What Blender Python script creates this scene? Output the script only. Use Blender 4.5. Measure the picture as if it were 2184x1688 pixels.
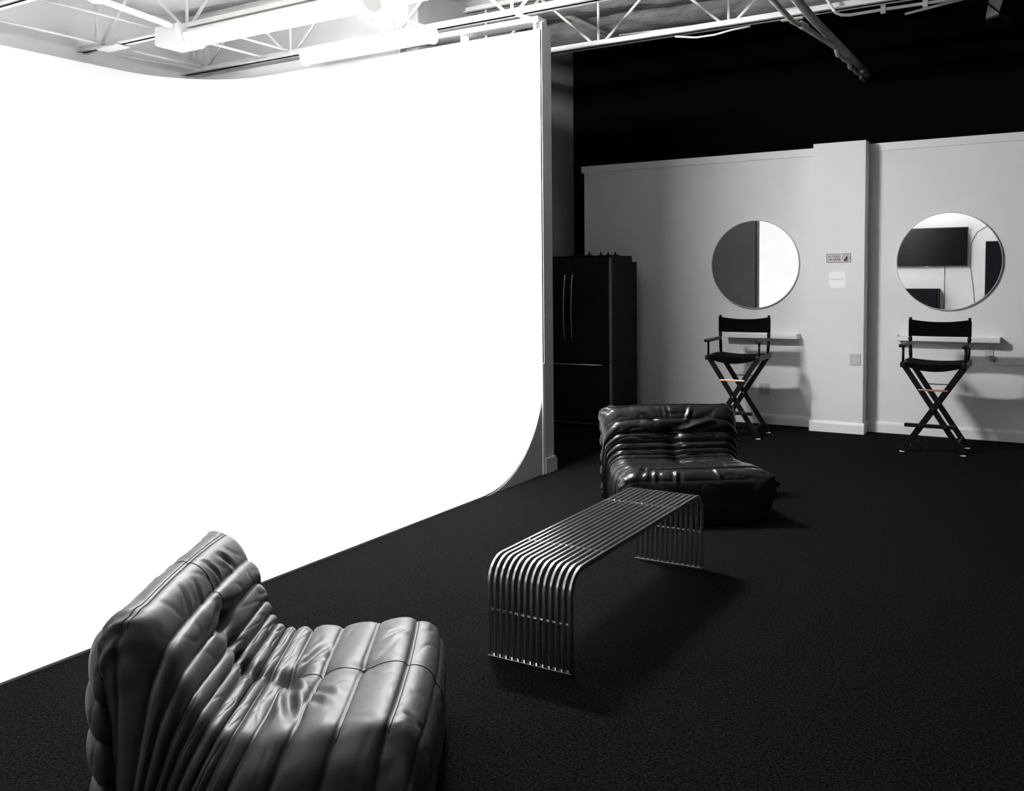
import bpy, bmesh, math, random
import numpy as np
from mathutils import Vector, Matrix, noise

for o in list(bpy.data.objects): bpy.data.objects.remove(o)
SC = bpy.context.scene
COL = SC.collection
rnd = random.Random(7)

# ------------------------------------------------------------------ camera
FPX, CX, CY, HCAM = 1948.0, 1092.0, 704.0, 1.6
YAW, PITCH, ROLL = -0.54507, -0.058469, -0.010496
def cam_axes():
    cy_, sy = math.cos(YAW), math.sin(YAW); cp, sp = math.cos(PITCH), math.sin(PITCH)
    fw = Vector((sy*cp, cy_*cp, sp)); r = Vector((cy_, -sy, 0)); u = r.cross(fw)
    cr, sr = math.cos(ROLL), math.sin(ROLL)
    return cr*r + sr*u, -sr*r + cr*u, fw
R_, U_, F_ = cam_axes()
O_ = Vector((0, 0, HCAM))
cd = bpy.data.cameras.new('camera'); cam = bpy.data.objects.new('camera', cd); COL.objects.link(cam)
cd.sensor_fit = 'HORIZONTAL'; cd.sensor_width = 36; cd.lens = FPX/2184*36
cd.shift_x = 0; cd.shift_y = -(844-CY)/2184; cd.clip_start = 0.05; cd.clip_end = 100
M3 = Matrix((R_, U_, -F_)).transposed()
cam.matrix_world = Matrix.Translation(O_) @ M3.to_4x4()
SC.camera = cam
def at(px, py, axis, val):
    """point where the sight line of a photo pixel meets a plane (0=x,1=y,2=z)"""
    d = F_ + R_*((px-CX)/FPX) - U_*((py-CY)/FPX)
    t = (val-O_[axis])/d[axis]
    return O_ + d*t

# ------------------------------------------------------------------ world, colour management
w = bpy.data.worlds.new('world'); SC.world = w; w.use_nodes = True
w.node_tree.nodes['Background'].inputs[0].default_value = (0.6, 0.62, 0.6, 1)
w.node_tree.nodes['Background'].inputs[1].default_value = 0.0
vs = SC.view_settings
vs.view_transform = 'Standard'; vs.look = 'None'; vs.gamma = 1; vs.exposure = 2.0; vs.use_curve_mapping = False
LAMP = 4.6     # radiance of the fluorescent lenses over the cyclorama
XE, YW, XL = -3.583, 6.40, -7.55        # cyclorama: end plane, back face, left face
YM = 9.68                               # mirror partition face
YB = 10.0                               # black rear wall
ZC = 4.32                               # ceiling

# ------------------------------------------------------------------ materials
def mat(name, base, rough=0.6, metal=0.0, spec=0.5, bump=None, var=None, emit=None, coat=0.0, sheen=0.0):
    m = bpy.data.materials.new(name); m.use_nodes = True
    nt = m.node_tree; b = nt.nodes['Principled BSDF']
    b.inputs['Base Color'].default_value = (*base, 1); b.inputs['Roughness'].default_value = rough
    b.inputs['Metallic'].default_value = metal; b.inputs['Specular IOR Level'].default_value = spec
    b.inputs['Coat Weight'].default_value = coat; b.inputs['Sheen Weight'].default_value = sheen
    tc = nt.nodes.new('ShaderNodeTexCoord')
    if var:                               # (scale, low, high, detail) multiplies the base colour
        n = nt.nodes.new('ShaderNodeTexNoise'); n.inputs['Scale'].default_value = var[0]
        n.inputs['Detail'].default_value = var[3]
        nt.links.new(tc.outputs['Object'], n.inputs['Vector'])
        r = nt.nodes.new('ShaderNodeValToRGB')
        r.color_ramp.elements[0].position = 0.35; r.color_ramp.elements[1].position = 0.65
        r.color_ramp.elements[0].color = (*[c*var[1] for c in base], 1)
        r.color_ramp.elements[1].color = (*[min(1, c*var[2]) for c in base], 1)
        nt.links.new(n.outputs['Fac'], r.inputs['Fac']); nt.links.new(r.outputs['Color'], b.inputs['Base Color'])
    if bump:                              # (scale, strength, distance, detail)
        n = nt.nodes.new('ShaderNodeTexNoise'); n.inputs['Scale'].default_value = bump[0]
        n.inputs['Detail'].default_value = bump[3]
        nt.links.new(tc.outputs['Object'], n.inputs['Vector'])
        bp = nt.nodes.new('ShaderNodeBump'); bp.inputs['Strength'].default_value = bump[1]
        bp.inputs['Distance'].default_value = bump[2]
        nt.links.new(n.outputs['Fac'], bp.inputs['Height']); nt.links.new(bp.outputs['Normal'], b.inputs['Normal'])
    if emit:
        b.inputs['Emission Color'].default_value = (*emit[0], 1); b.inputs['Emission Strength'].default_value = emit[1]
    return m
W = (0.80, 0.80, 0.79)
M = dict(
 cyc=mat('cyclorama_white', (0.86, 0.86, 0.865), 0.75, spec=0.25, var=(0.8, 0.985, 1.0, 2)),
 wall=mat('white_wall_paint', (0.83, 0.83, 0.825), 0.75, spec=0.25, bump=(60, 0.12, 0.002, 3), var=(1.3, 0.97, 1.02, 3)),
 trim=mat('white_trim', (0.85, 0.85, 0.84), 0.5, spec=0.35, bump=(30, 0.05, 0.002, 2)),
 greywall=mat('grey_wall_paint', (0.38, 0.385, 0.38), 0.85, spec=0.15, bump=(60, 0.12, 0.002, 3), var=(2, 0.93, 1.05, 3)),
 endwall=mat('partition_end_paint', (0.58, 0.585, 0.575), 0.85, spec=0.15, bump=(60, 0.12, 0.002, 3), var=(3, 0.95, 1.04, 3)),
 black=mat('black_wall_paint', (0.0022, 0.0022, 0.0022), 0.9, spec=0.04, bump=(40, 0.1, 0.002, 3), var=(1.5, 0.6, 1.5, 4)),
 carpet=mat('black_carpet', (0.0037, 0.0037, 0.0039), 1.0, spec=0.03, bump=(120, 0.6, 0.02, 8), var=(95, 0.0, 3.6, 9)),
 foil=mat('insulation_scrim', (0.74, 0.74, 0.74), 0.55, spec=0.4, bump=(5, 0.6, 0.06, 6), var=(3, 0.8, 1.1, 4)),
 steel=mat('white_painted_steel', (0.74, 0.74, 0.72), 0.55, spec=0.3, bump=(80, 0.1, 0.001, 2), var=(6, 0.93, 1.03, 2)),
 lens=mat('lit_lens', (0.9, 0.9, 0.9), 0.5, emit=((1, 1, 1), LAMP)),
 fill_lens=mat('added_front_fill_lens', (0.9, 0.9, 0.9), 0.5, emit=((1, 1, 1), LAMP*0.6)),
 lens2=mat('bright_lit_lens', (0.9, 0.9, 0.9), 0.5, emit=((1, 1, 1), LAMP*31)),
 lamp_body=mat('white_enamel', (0.82, 0.82, 0.80), 0.4, spec=0.4, var=(5, 0.98, 1.0, 2)),
 cream=mat('cream_plastic', (0.72, 0.70, 0.60), 0.5, var=(5, 0.97, 1.0, 2)),
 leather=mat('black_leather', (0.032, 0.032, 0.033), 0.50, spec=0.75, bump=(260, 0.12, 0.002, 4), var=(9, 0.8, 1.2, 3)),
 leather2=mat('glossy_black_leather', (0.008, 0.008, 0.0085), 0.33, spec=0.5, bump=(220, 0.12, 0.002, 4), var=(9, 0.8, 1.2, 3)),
 thread=mat('black_thread', (0.006, 0.006, 0.006), 0.7, spec=0.2, var=(50, 0.8, 1.2, 2)),
 piping=mat('leather_piping', (0.05, 0.05, 0.05), 0.35, spec=0.7, var=(50, 0.8, 1.2, 2)),
 chrome=mat('brushed_stainless', (0.56, 0.56, 0.54), 0.24, metal=1.0, var=(30, 0.92, 1.05, 3)),
 mirror=mat('mirror_glass', (0.93, 0.94, 0.93), 0.0, metal=1.0, var=(1, 0.995, 1.0, 1)),
 edge=mat('mirror_edge', (0.55, 0.57, 0.56), 0.2, spec=0.6, var=(10, 0.95, 1.0, 1)),
 bwood=mat('black_lacquered_wood', (0.003, 0.003, 0.003), 0.4, spec=0.25, var=(20, 0.8, 1.3, 3)),
 canvas=mat('black_canvas', (0.002, 0.002, 0.002), 0.95, spec=0.08, bump=(500, 0.3, 0.001, 2), var=(100, 0.8, 1.2, 2)),
 copper=mat('copper_rod', (0.80, 0.40, 0.25), 0.3, metal=0.8, var=(40, 0.9, 1.05, 2)),
 bolt=mat('bright_bolt', (0.85, 0.85, 0.85), 0.25, metal=1.0, var=(40, 0.95, 1.0, 2)),
 glide=mat('white_plastic_glide', (0.8, 0.8, 0.78), 0.4, var=(40, 0.95, 1.0, 2)),
 fridge=mat('black_stainless', (0.016, 0.016, 0.014), 0.32, spec=0.4, metal=0.2, var=(2, 0.8, 1.25, 2)),
 fridge_side=mat('dark_grey_side', (0.010, 0.010, 0.0095), 0.6, spec=0.12, bump=(300, 0.2, 0.001, 2), var=(4, 0.9, 1.1, 2)),
 fridge_edge=mat('grey_door_edge', (0.16, 0.16, 0.155), 0.4, spec=0.4, var=(6, 0.9, 1.1, 2)),
 handle=mat('satin_handle', (0.75, 0.75, 0.74), 0.25, metal=1.0, var=(20, 0.95, 1.03, 2)),
 rack=mat('black_iron', (0.006, 0.006, 0.005), 0.6, spec=0.2, var=(30, 0.8, 1.2, 2)),
 plastic=mat('pale_plastic', (0.62, 0.62, 0.61), 0.4, spec=0.4, var=(20, 0.97, 1.0, 2)),
 slot=mat('dark_slot', (0.05, 0.05, 0.05), 0.6, var=(20, 0.9, 1.1, 2)),
 paper=mat('white_sticker', (0.97, 0.97, 0.97), 0.35, spec=0.4, var=(10, 0.99, 1.0, 1)),
 signbg=mat('clear_sign_back', (0.72, 0.71, 0.705), 0.5, var=(10, 0.98, 1.0, 1)),
 signred=mat('maroon_ink', (0.20, 0.055, 0.055), 0.5, var=(30, 0.9, 1.1, 1)),
 signblk=mat('charcoal_ink', (0.05, 0.04, 0.04), 0.5, var=(30, 0.9, 1.1, 1)),
 greyink=mat('grey_ink', (0.42, 0.42, 0.42), 0.5, var=(30, 0.9, 1.1, 1)),
 screen=mat('tv_screen', (0.002, 0.002, 0.002), 0.2, spec=0.12, var=(1, 0.9, 1.1, 1)),
 tvframe=mat('tv_bezel', (0.01, 0.01, 0.01), 0.4, var=(10, 0.9, 1.1, 1)),
 navy=mat('dark_navy_laminate', (0.002, 0.0025, 0.005), 0.5, spec=0.1, var=(3, 0.9, 1.1, 1)),
 cable=mat('grey_cable', (0.18, 0.18, 0.18), 0.5, var=(30, 0.9, 1.1, 1)),
 cord=mat('pale_cord', (0.55, 0.55, 0.54), 0.6, var=(30, 0.8, 1.1, 2)),
 pipe=mat('pale_pipe', (0.42, 0.42, 0.39), 0.6, spec=0.3, bump=(60, 0.3, 0.003, 3), var=(9, 0.75, 1.15, 3)),
 redtape=mat('red_tag', (0.5, 0.05, 0.05), 0.6, var=(30, 0.9, 1.1, 1)),
)

# ------------------------------------------------------------------ builders
def link(name, me, m, parent=None):
    o = bpy.data.objects.new(name, me); COL.objects.link(o)
    if m is not None and len(me.materials) == 0: me.materials.append(M[m] if isinstance(m, str) else m)
    if parent is not None: o.parent = parent
    return o
def tag(o, label=None, cat=None, group=None, kind=None):
    if label: o['label'] = label
    if cat: o['category'] = cat
    if group: o['group'] = group
    if kind: o['kind'] = kind
    return o
def thing(name, label, cat, loc=(0, 0, 0), rz=0.0, group=None):
    o = bpy.data.objects.new(name, None); COL.objects.link(o); o.empty_display_size = 0.1
    o.location = loc; o.rotation_euler = (0, 0, rz)
    return tag(o, label, cat, group)
class MB:
    """collects shapes and links them as one mesh object"""
    def __init__(s): s.bm = bmesh.new()
    def box(s, lo, hi, bev=0.0, mtx=None):
        lo, hi = Vector(lo), Vector(hi); c = (lo+hi)/2; d = hi-lo
        r = bmesh.ops.create_cube(s.bm, size=1.0)
        vs_ = r['verts']; bmesh.ops.scale(s.bm, vec=d, verts=vs_)
        if bev > 0:
            es = list({e for v in vs_ for e in v.link_edges})
            rb = bmesh.ops.bevel(s.bm, geom=es, offset=bev, segments=2, affect='EDGES', profile=0.5)
            vs_ = [v for v in rb['verts']]
            vs_ = list({v for f in rb['faces'] for v in f.verts} | set(vs_))
            # bevel keeps the flat faces' verts in rb['verts'] too
        bmesh.ops.translate(s.bm, vec=c, verts=vs_)
        if mtx is not None: bmesh.ops.transform(s.bm, matrix=mtx, verts=vs_)
        return s
    def beam(s, a, b, w_, h_, up=(0, 0, 1), bev=0.0):
        a, b = Vector(a), Vector(b); z = (b-a); L = z.length; z.normalize()
        x = Vector(up).cross(z)
        if x.length < 1e-4: x = Vector((1, 0, 0)).cross(z)
        x.normalize(); y = z.cross(x)
        m = Matrix((x, y, z)).transposed().to_4x4(); m.translation = (a+b)/2
        s.box((-w_/2, -h_/2, -L/2), (w_/2, h_/2, L/2), bev, m); return s
    def tube(s, pts, r, seg=8, closed=False, sx=1.0, flat=None):
        pts = [Vector(p) for p in pts]; n = len(pts)
        rr = r if isinstance(r, (list, tuple)) else [r]*n
        rings = []; px = None
        for i, p in enumerate(pts):
            if closed: t = pts[(i+1) % n]-pts[i-1]
            else: t = pts[min(i+1, n-1)]-pts[max(i-1, 0)]
            t.normalize()
            if px is None:
                a = Vector((0, 0, 1)) if abs(t.z) < 0.9 else Vector((1, 0, 0))
                px = a.cross(t).normalized()
            else:
                px = (px - t*px.dot(t)).normalized()
            py = t.cross(px)
            rings.append([s.bm.verts.new(p + (px*math.cos(2*math.pi*k/seg)*sx + py*math.sin(2*math.pi*k/seg))*rr[i]) for k in range(seg)])
        for i in range(n if closed else n-1):
            A, B = rings[i], rings[(i+1) % n]
            for k in range(seg): s.bm.faces.new((A[k], A[(k+1) % seg], B[(k+1) % seg], B[k]))
        if not closed:
            s.bm.faces.new(rings[0][::-1]); s.bm.faces.new(rings[-1])
        return s
    def sweep(s, pts, sec, side):
        """sweep closed section (list of (a,b)) along pts; a along 'side' axis, b along the normal"""
        pts = [Vector(p) for p in pts]; side = Vector(side).normalized(); n = len(pts); rings = []
        for i, p in enumerate(pts):
            t = (pts[min(i+1, n-1)]-pts[max(i-1, 0)]).normalized(); nn = side.cross(t).normalized()
            rings.append([s.bm.verts.new(p + side*a + nn*b) for a, b in sec])
        k = len(sec)
        for i in range(n-1):
            for j in range(k): s.bm.faces.new((rings[i][j], rings[i][(j+1) % k], rings[i+1][(j+1) % k], rings[i+1][j]))
        s.bm.faces.new(rings[0][::-1]); s.bm.faces.new(rings[-1]); return s
    def prism(s, poly, axis, lo, hi):
        """extrude 2D polygon along axis (0,1,2) from lo to hi"""
        def P(q, v):
            l = list(q); l.insert(axis, v); return Vector(l)
        A = [s.bm.verts.new(P(q, lo)) for q in poly]; B = [s.bm.verts.new(P(q, hi)) for q in poly]
        s.bm.faces.new(A); s.bm.faces.new(B[::-1]); n = len(poly)
        for i in range(n): s.bm.faces.new((A[i], B[i], B[(i+1) % n], A[(i+1) % n]))
        return s
    def disc(s, c, r, axis, depth, seg=64, r2=None):
        poly = [(r*math.cos(2*math.pi*k/seg), r*math.sin(2*math.pi*k/seg)) for k in range(seg)]
        c = Vector(c); cc = [c[i] for i in range(3) if i != axis]
        return s.prism([(a+cc[0], b+cc[1]) for a, b in poly], axis, c[axis], c[axis]+depth)
    def build(s, name, m, parent=None, smooth=False):
        bmesh.ops.recalc_face_normals(s.bm, faces=s.bm.faces[:])
        me = bpy.data.meshes.new(name); s.bm.to_mesh(me); s.bm.free()
        if smooth: me.shade_smooth() if hasattr(me, 'shade_smooth') else [setattr(p, 'use_smooth', True) for p in me.polygons]
        o = link(name, me, m, parent)
        if smooth == 'auto':
            try:
                me.set_sharp_from_angle(angle=math.radians(35))
            except Exception: pass
        return o
def struct(o): o['kind'] = 'structure'; return o
def box(name, lo, hi, m, parent=None, bev=0.0): return MB().box(lo, hi, bev).build(name, m, parent)
def copy_tree(o, parent=None):
    c = o.copy(); COL.objects.link(c); c.parent = parent
    for ch in [x for x in bpy.data.objects if x.parent == o]: copy_tree(ch, c)
    return c

# ------------------------------------------------------------------ room shell
struct(box('floor', (-8.2, -2.3, -0.1), (3.2, 10.2, 0.0), 'carpet'))
struct(box('wall_left', (-7.95, -2.3, 0), (-7.8, 6.9, ZC+0.1), 'wall'))
bay = box('wall_bay', (-7.95, 6.75, 0), (-5.16, 6.9, ZC+0.1), 'wall'); struct(bay)
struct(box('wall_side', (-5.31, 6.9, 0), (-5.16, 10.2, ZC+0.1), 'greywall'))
struct(box('wall_back', (-5.31, YB, 0), (3.2, YB+0.15, ZC+0.1), 'black'))
struct(box('wall_right', (3.0, -2.3, 0), (3.15, 10.2, ZC+0.1), 'black'))
struct(box('wall_front', (-7.95, -2.2, 0), (3.2, -2.0, ZC+0.1), 'wall'))

def make_ceiling():
    # sagging insulation blanket held up at the joist lines
    nx, ny = 150, 170; x0, x1, y0, y1 = -7.9, 3.05, -2.1, 10.1
    X = np.linspace(x0, x1, nx); Y = np.linspace(y0, y1, ny); vv = []; ff = []
    for j in range(ny):
        for i in range(nx):
            x, y = X[i], Y[j]
            ph = ((y-6.42) % 1.22)/1.22
            sag = 0.10*math.sin(math.pi*ph)**0.8
            n = noise.noise(Vector((x*1.1, y*1.7, 0.3)))*0.05 + abs(noise.noise(Vector((x*3.1+5, y*4.5, 1.3))))*0.035
            vv.append((x, y, ZC+0.0-sag-n*0.9+0.02))
    for j in range(ny-1):
        for i in range(nx-1):
            a = j*nx+i; ff.append((a, a+nx, a+nx+1, a+1))
    me = bpy.data.meshes.new('ceiling'); me.from_pydata(vv, [], ff); me.shade_smooth()
    struct(link('ceiling', me, 'foil'))
make_ceiling()
struct(box('trim_4', (-8.2, -2.4, ZC+0.11), (3.2, 10.2, ZC+0.2), 'black'))    # roof deck above the blanket

# cyclorama: two walls and a floor joined by coves and a rounded corner
CR, RC, ZT = 0.88, 0.92, 3.55
def make_cyc():
    path = []
    ys = np.linspace(-2.0, YW-RC, 10)
    for y in ys: path.append(((XL, y), (1, 0)))
    for k in range(1, 16):
        a = math.pi - (math.pi/2)*k/16
        cx_, cy_ = XL+RC, YW-RC
        path.append(((cx_+RC*math.cos(a), cy_+RC*math.sin(a)), (-math.cos(a), -math.sin(a))))
    for x in np.linspace(XL+RC, XE, 10): path.append(((x, YW), (0, -1)))
    prof = [(0, ZT), (0, 2.6), (0, 1.7), (0, CR)]
    for k in range(1, 17):
        a = math.pi/2*k/16; prof.append((CR-CR*math.cos(a), CR-CR*math.sin(a)+0.012*math.sin(a)))
    bm = bmesh.new(); rings = []
    for (p, n) in path:
        rings.append([bm.verts.new((p[0]+n[0]*d, p[1]+n[1]*d, z)) for d, z in prof])
    for i in range(len(rings)-1):
        for k in range(len(prof)-1):
            bm.faces.new((rings[i][k], rings[i][k+1], rings[i+1][k+1], rings[i+1][k]))
    inner = [r[-1] for r in rings]
    c = bm.verts.new((XE, -2.0, 0.012))
    # flat floor
    f = bm.faces.new(inner + [c])
    bmesh.ops.remove_doubles(bm, verts=bm.verts[:], dist=1e-5)
    bmesh.ops.recalc_face_normals(bm, faces=bm.faces[:])
    me = bpy.data.meshes.new('wall_cyclorama'); bm.to_mesh(me); bm.free()
    me.shade_smooth(); me.set_sharp_from_angle(angle=math.radians(30))
    o = struct(link('wall_cyclorama', me, 'cyc'))
    return o
make_cyc()
# thin raised edge of the cyclorama floor
struct(box('trim_2', (XE-0.004, -2.0, 0), (XE+0.004, YW-CR, 0.011), 'endwall'))
# framed wall behind the cyclorama, its end and the cove's side panel
pw = MB(); pw.box((-7.8, YW+0.012, 0), (XE, YW+0.15, 3.50)); struct(pw.build('wall_partition', 'endwall'))
pp = [(YW+0.15, 0), (YW-CR+0.02, 0)]
for k in range(16, -1, -1):
    a = math.pi/2*k/16; pp.append((YW-CR*math.cos(a)*0+(-CR+CR*math.cos(a)) if False else YW-(CR-CR*math.cos(a)), CR-CR*math.sin(a)))
pp += [(YW, 3.60), (YW+0.04, 3.62), (YW+0.11, 3.585), (YW+0.15, 3.585)]
struct(MB().prism(pp, 0, XE-0.012, XE+0.004).build('trim_1', 'endwall'))
struct(box('trim_3', (XE+0.004, YW-0.045, 0.0), (XE+0.014, YW-0.01, 0.90), 'trim'))
struct(MB().prism([(YW-0.012, 0), (YW+0.175, 0), (YW+0.175, 0.095), (YW+0.15, 0.125), (YW-0.012, 0.125)], 0, XE+0.004, XE+0.022).build('baseboard_partition', 'endwall'))
# open stud frame on top of the wall
struct(box('wall_header', (-7.8, YW+0.05, 3.50), (-5.05, YW+0.14, 3.66), 'wall'))
struct(box('trim_5', (-5.05, YW+0.0, 3.615), (XE-0.03, YW+0.14, 3.655), 'steel'))
for i, x in enumerate((-5.02, -4.36, -3.66)):
    struct(box('trim_%d' % (6+i), (x-0.011, YW+0.03, 3.50), (x+0.011, YW+0.12, 3.615), 'steel'))

# mirror partition with pilaster
XW0 = -4.857
mw = MB(); mw.box((XW0, YM, 0), (3.0, YM+0.13, 2.80)); struct(mw.build('wall_mirror', 'wall'))
struct(MB().prism([(YM+0.15, 2.80), (YM-0.012, 2.80), (YM-0.02, 2.875), (YM+0.15, 2.875)], 0, XW0-0.03, 3.0).build('trim_9', 'trim'))
YP = 9.466
struct(box('wall_pilaster', (-2.19, YP, 0), (-1.693, YM, 2.89), 'wall'))
bbp = lambda y: [(y, 0), (y-0.016, 0), (y-0.016, 0.085), (y-0.004, 0.112), (y, 0.112)]
struct(MB().prism(bbp(YM), 0, XW0, -2.19).build('baseboard_left', 'trim'))
struct(MB().prism(bbp(YM), 0, -1.693, 3.0).build('baseboard_right', 'trim'))
struct(MB().prism(bbp(YP), 0, -2.206, -1.677).box((-1.693, YP, 0), (-1.677, YM, 0.108)).box((-2.206, YP, 0), (-2.19, YM, 0.108)).build('baseboard_pilaster', 'trim'))
struct(MB().box((-3.62, YM-0.004, 0.12), (-2.95, YM, 0.56), 0.0015).build('trim_10', 'wall'))

# ------------------------------------------------------------------ roof trusses
ZB, ZTP = 3.70, 4.22
def truss(y, x0, x1, node0, label, hide=None):
    t = thing('roof_truss', label, 'roof truss', (0, y, 0), group='open web roof trusses')
    for nm, z, ww in (('bottom_chord', ZB, 0.045), ('top_chord', ZTP, 0.045)):
        b = MB()
        for s in (-1, 1):                      # double angles
            b.box((x0, s*0.012, z-0.004), (x1, s*0.058, z+0.004)) if s > 0 else b.box((x0, -0.058, z-0.004), (x1, -0.012, z+0.004))
            b.box((x0, min(s*0.012, s*0.018), z-0.004), (x1, max(s*0.012, s*0.018), z+0.05))
        b.build(nm, 'steel', t)
    first = {}
    def web(kind, x, a, b_):
        if kind not in first:
            o = MB().tube([a, b_], 0.0135, 8).build('web_bar', 'steel', t, smooth=True); o.location = (x, 0, 0); first[kind] = o
        else:
            o = first[kind].copy(); COL.objects.link(o); o.parent = t; o.location = (x, 0, 0)
        return o
    n = node0
    while n-1.22 > x0: n -= 1.22
    k = 0
    while n < x1:
        web('v', n, (0, 0, ZB+0.02), (0, 0, ZTP))
        if n-0.55 > x0: web('l', n, (-0.045, 0, ZB+0.02), (-0.60, 0, ZTP))
        if n+0.62 < x1: web('r', n, (0.045, 0, ZB+0.02), (0.60, 0, ZTP))
        n += 1.22; k += 1
    return t
truss(6.42, -7.8, 3.0, -6.30, 'white open web truss directly above the back wall of the white cyclorama')
truss(5.27, -7.8, 3.0, -6.35, 'white open web truss with the white end box and long bright light under it')
truss(4.06, -7.8, 3.0, -6.00, 'white open web truss crossing only the top left corner of the photo')
truss(7.70, -7.8, 3.0, -3.71, 'pale open web truss against the black upper wall')

# bridging rods between the trusses
def rod(name, label, cat, pts, r, m='steel', group=None, seg=8):
    pts = [Vector(p) for p in pts]
    o = MB().tube(pts, r, seg).build(name, m, None, smooth=True)
    return tag(o, label, cat, group)
def ext(a, b, k0, k1):
    a, b = Vector(a), Vector(b); d = b-a; return a-d*k0, b+d*k1
rod('bridging_rod', 'thin grey bridging bar at the far left between the two nearest trusses', 'brace', ext(at(0, 43.5, 2, 3.72), at(229, 96, 2, 3.72), 0.15, 0.03), 0.012)
rod('bridging_rod', 'thin bar crossing above the left wall, clamped beside the white end box', 'brace', ext(at(96, 0, 2, 3.76), at(343, 63, 2, 3.76), 0.1, 0.02), 0.010)
rod('bridging_rod', 'twin bar from the left truss node to the cyclorama corner, upper one', 'brace', ext(at(285, 108, 2, 3.74), at(462, 151, 2, 3.74), 0, 0), 0.011)
rod('bridging_rod', 'sagging twin bar toward the cyclorama corner, lower one', 'brace', [at(249, 118, 2, 3.72), at(310, 129, 2, 3.72), at(370, 139, 2, 3.72), at(420, 149, 2, 3.72), at(452, 156, 2, 3.72)], 0.009)
rod('bridging_rod', 'pale bar running from the white end box to the back truss', 'brace', ext(at(450, 93, 2, 3.72), at(583, 127, 2, 3.72), 0, 0), 0.012)
rod('bridging_rod', 'faint white bar above the cyclorama meeting a web joint of the back truss', 'brace', ext(at(500, 76, 2, 3.8), at(632, 113, 2, 3.74), 0, 0), 0.011)
rod('bridging_rod', 'grey bar at the end of the long bright light crossing to the grey wall', 'brace', ext(at(768, 8, 2, 3.78), at(908, 57, 2, 3.74), 0, 0), 0.013)
rod('conduit', 'thick white conduit running down to the white end box of the long light', 'pipe', ext(at(217, 1, 2, 3.72), at(364, 54, 2, 3.69), 0.25, 0), 0.026)
rod('brace_pipe', 'thick dark diagonal pipe beside the top of the partition wall', 'pipe', [at(1150, 5, 1, 8.2), at(1324, 86, 1, 8.9)], 0.028, 'pipe')
rod('cable', 'dark cable loop hanging at the top edge above the cyclorama', 'cable', [at(820, -8, 1, 5.6), at(850, 2, 1, 5.6), at(878, 6, 1, 5.6), at(905, 1, 1, 5.6), at(930, -8, 1, 5.6)], 0.006, 'rack')
rod('cable', 'pale cable sagging under the truss in front of the black wall', 'cable', [at(1440, 78, 1, 7.66), at(1485, 80, 1, 7.66), at(1525, 74, 1, 7.66), at(1560, 64, 1, 7.66), at(1600, 56, 1, 7.66)], 0.008, 'steel')
rod('cable', 'thin wire stretched just above the bottom chord of the far truss', 'cable', [at(1320, 75, 1, 7.76), at(1500, 52, 1, 7.76), at(1690, 22, 1, 7.76)], 0.004, 'steel')
cn = rod('conduit', 'white bent conduit clipped under the far truss above the black wall', 'pipe',
    [at(1758, -8, 1, 7.6), at(1766, 2, 1, 7.6), at(1774, 16, 1, 7.6), at(1782, 27, 1, 7.6), at(1795, 32, 1, 7.6), at(1812, 32, 1, 7.6), at(1885, 20, 1, 7.6), at(1972, 7, 1, 7.6), at(2060, -6, 1, 7.6)], 0.012)
for p in ((1884, 20), (1974, 7)):
    c = at(*p, 1, 7.6); MB().box(c-Vector((0.018, 0.018, 0.03)), c+Vector((0.018, 0.018, 0.03)), 0.004).build('clip', 'steel', cn)
rod('brace_pipe', 'short pale pole at the upper right in front of the black wall', 'pipe', ext(at(1930, 30, 2, 3.9), at(2045, 0, 2, 3.95), 0, 0.3), [0.010, 0.016] , 'pipe')
# two pipes running back to the black wall
pr_ = rod('brace_pipe', 'thick pale pipe of the pair slanting down the black wall', 'pipe', [at(1690, -12, 2, 3.62), at(1735, 42, 2, 3.62), at(1800, 108, 2, 3.62), at(1838, 147, 2, 3.62)], [0.034, 0.034, 0.034, 0.034], 'pipe', seg=10)
MB().tube([at(1836, 145, 2, 3.615), at(1841, 150, 2, 3.61), at(1846, 156, 2, 3.605), at(1851, 163, 2, 3.60)], [0.03, 0.026, 0.03, 0.012], 10).build('elbow', 'pipe', pr_, smooth=True)
pl_ = rod('brace_pipe', 'thin jointed pipe beside the thick pipe on the black wall', 'pipe', [at(1640, -8, 2, 3.56), at(1690, 45, 2, 3.56), at(1712, 56, 2, 3.56), at(1782, 101, 2, 3.56)], 0.022, 'pipe')
MB().tube([at(1708, 52, 2, 3.56), at(1718, 58, 2, 3.56)], 0.031, 8).build('coupling', 'pipe', pl_, smooth=True)
jag = [(1782, 101), (1787, 117), (1794, 121), (1800, 128), (1806, 130), (1811, 135), (1813, 144), (1820, 149), (1826, 155), (1832, 158), (1840, 160), (1836, 165), (1843, 173)]
MB().tube([at(x, y, 2, 3.56) for x, y in jag], [0.020, 0.024, 0.016, 0.020, 0.015, 0.019, 0.022, 0.014, 0.018, 0.015, 0.020, 0.016, 0.016], 8).build('flexible_end', 'pipe', pl_, smooth=True)
# pale junction plate where pipes cross the truss
MB().box(at(1690, 30, 1, 7.74)-Vector((0.09, 0.02, 0.05)), at(1690, 30, 1, 7.74)+Vector((0.09, 0.02, 0.05)), 0.004)\
  .build('junction_plate', 'pipe', None)
tag(bpy.data.objects['junction_plate'], 'pale plate behind the far truss where the two slanting pipes start', 'bracket')
# tapered bracket high on the black wall
a_, b_, c_, d_ = at(2112, -6, 1, 9.97), at(2143, -6, 1, 9.97), at(2130, 34, 1, 9.97), at(2103, 43, 1, 9.97)
br = MB().prism([(p.x, p.z) for p in (a_, b_, c_, d_)], 1, 9.90, YB-0.002).build('wall_bracket', 'pipe')
tag(br, 'pale tapered bracket high on the black wall at the upper right corner', 'bracket')
st = MB().beam(at(2098, 2, 1, 9.89), at(2150, 40, 1, 9.89), 0.012, 0.012).build('strap', 'rack', br)
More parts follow.
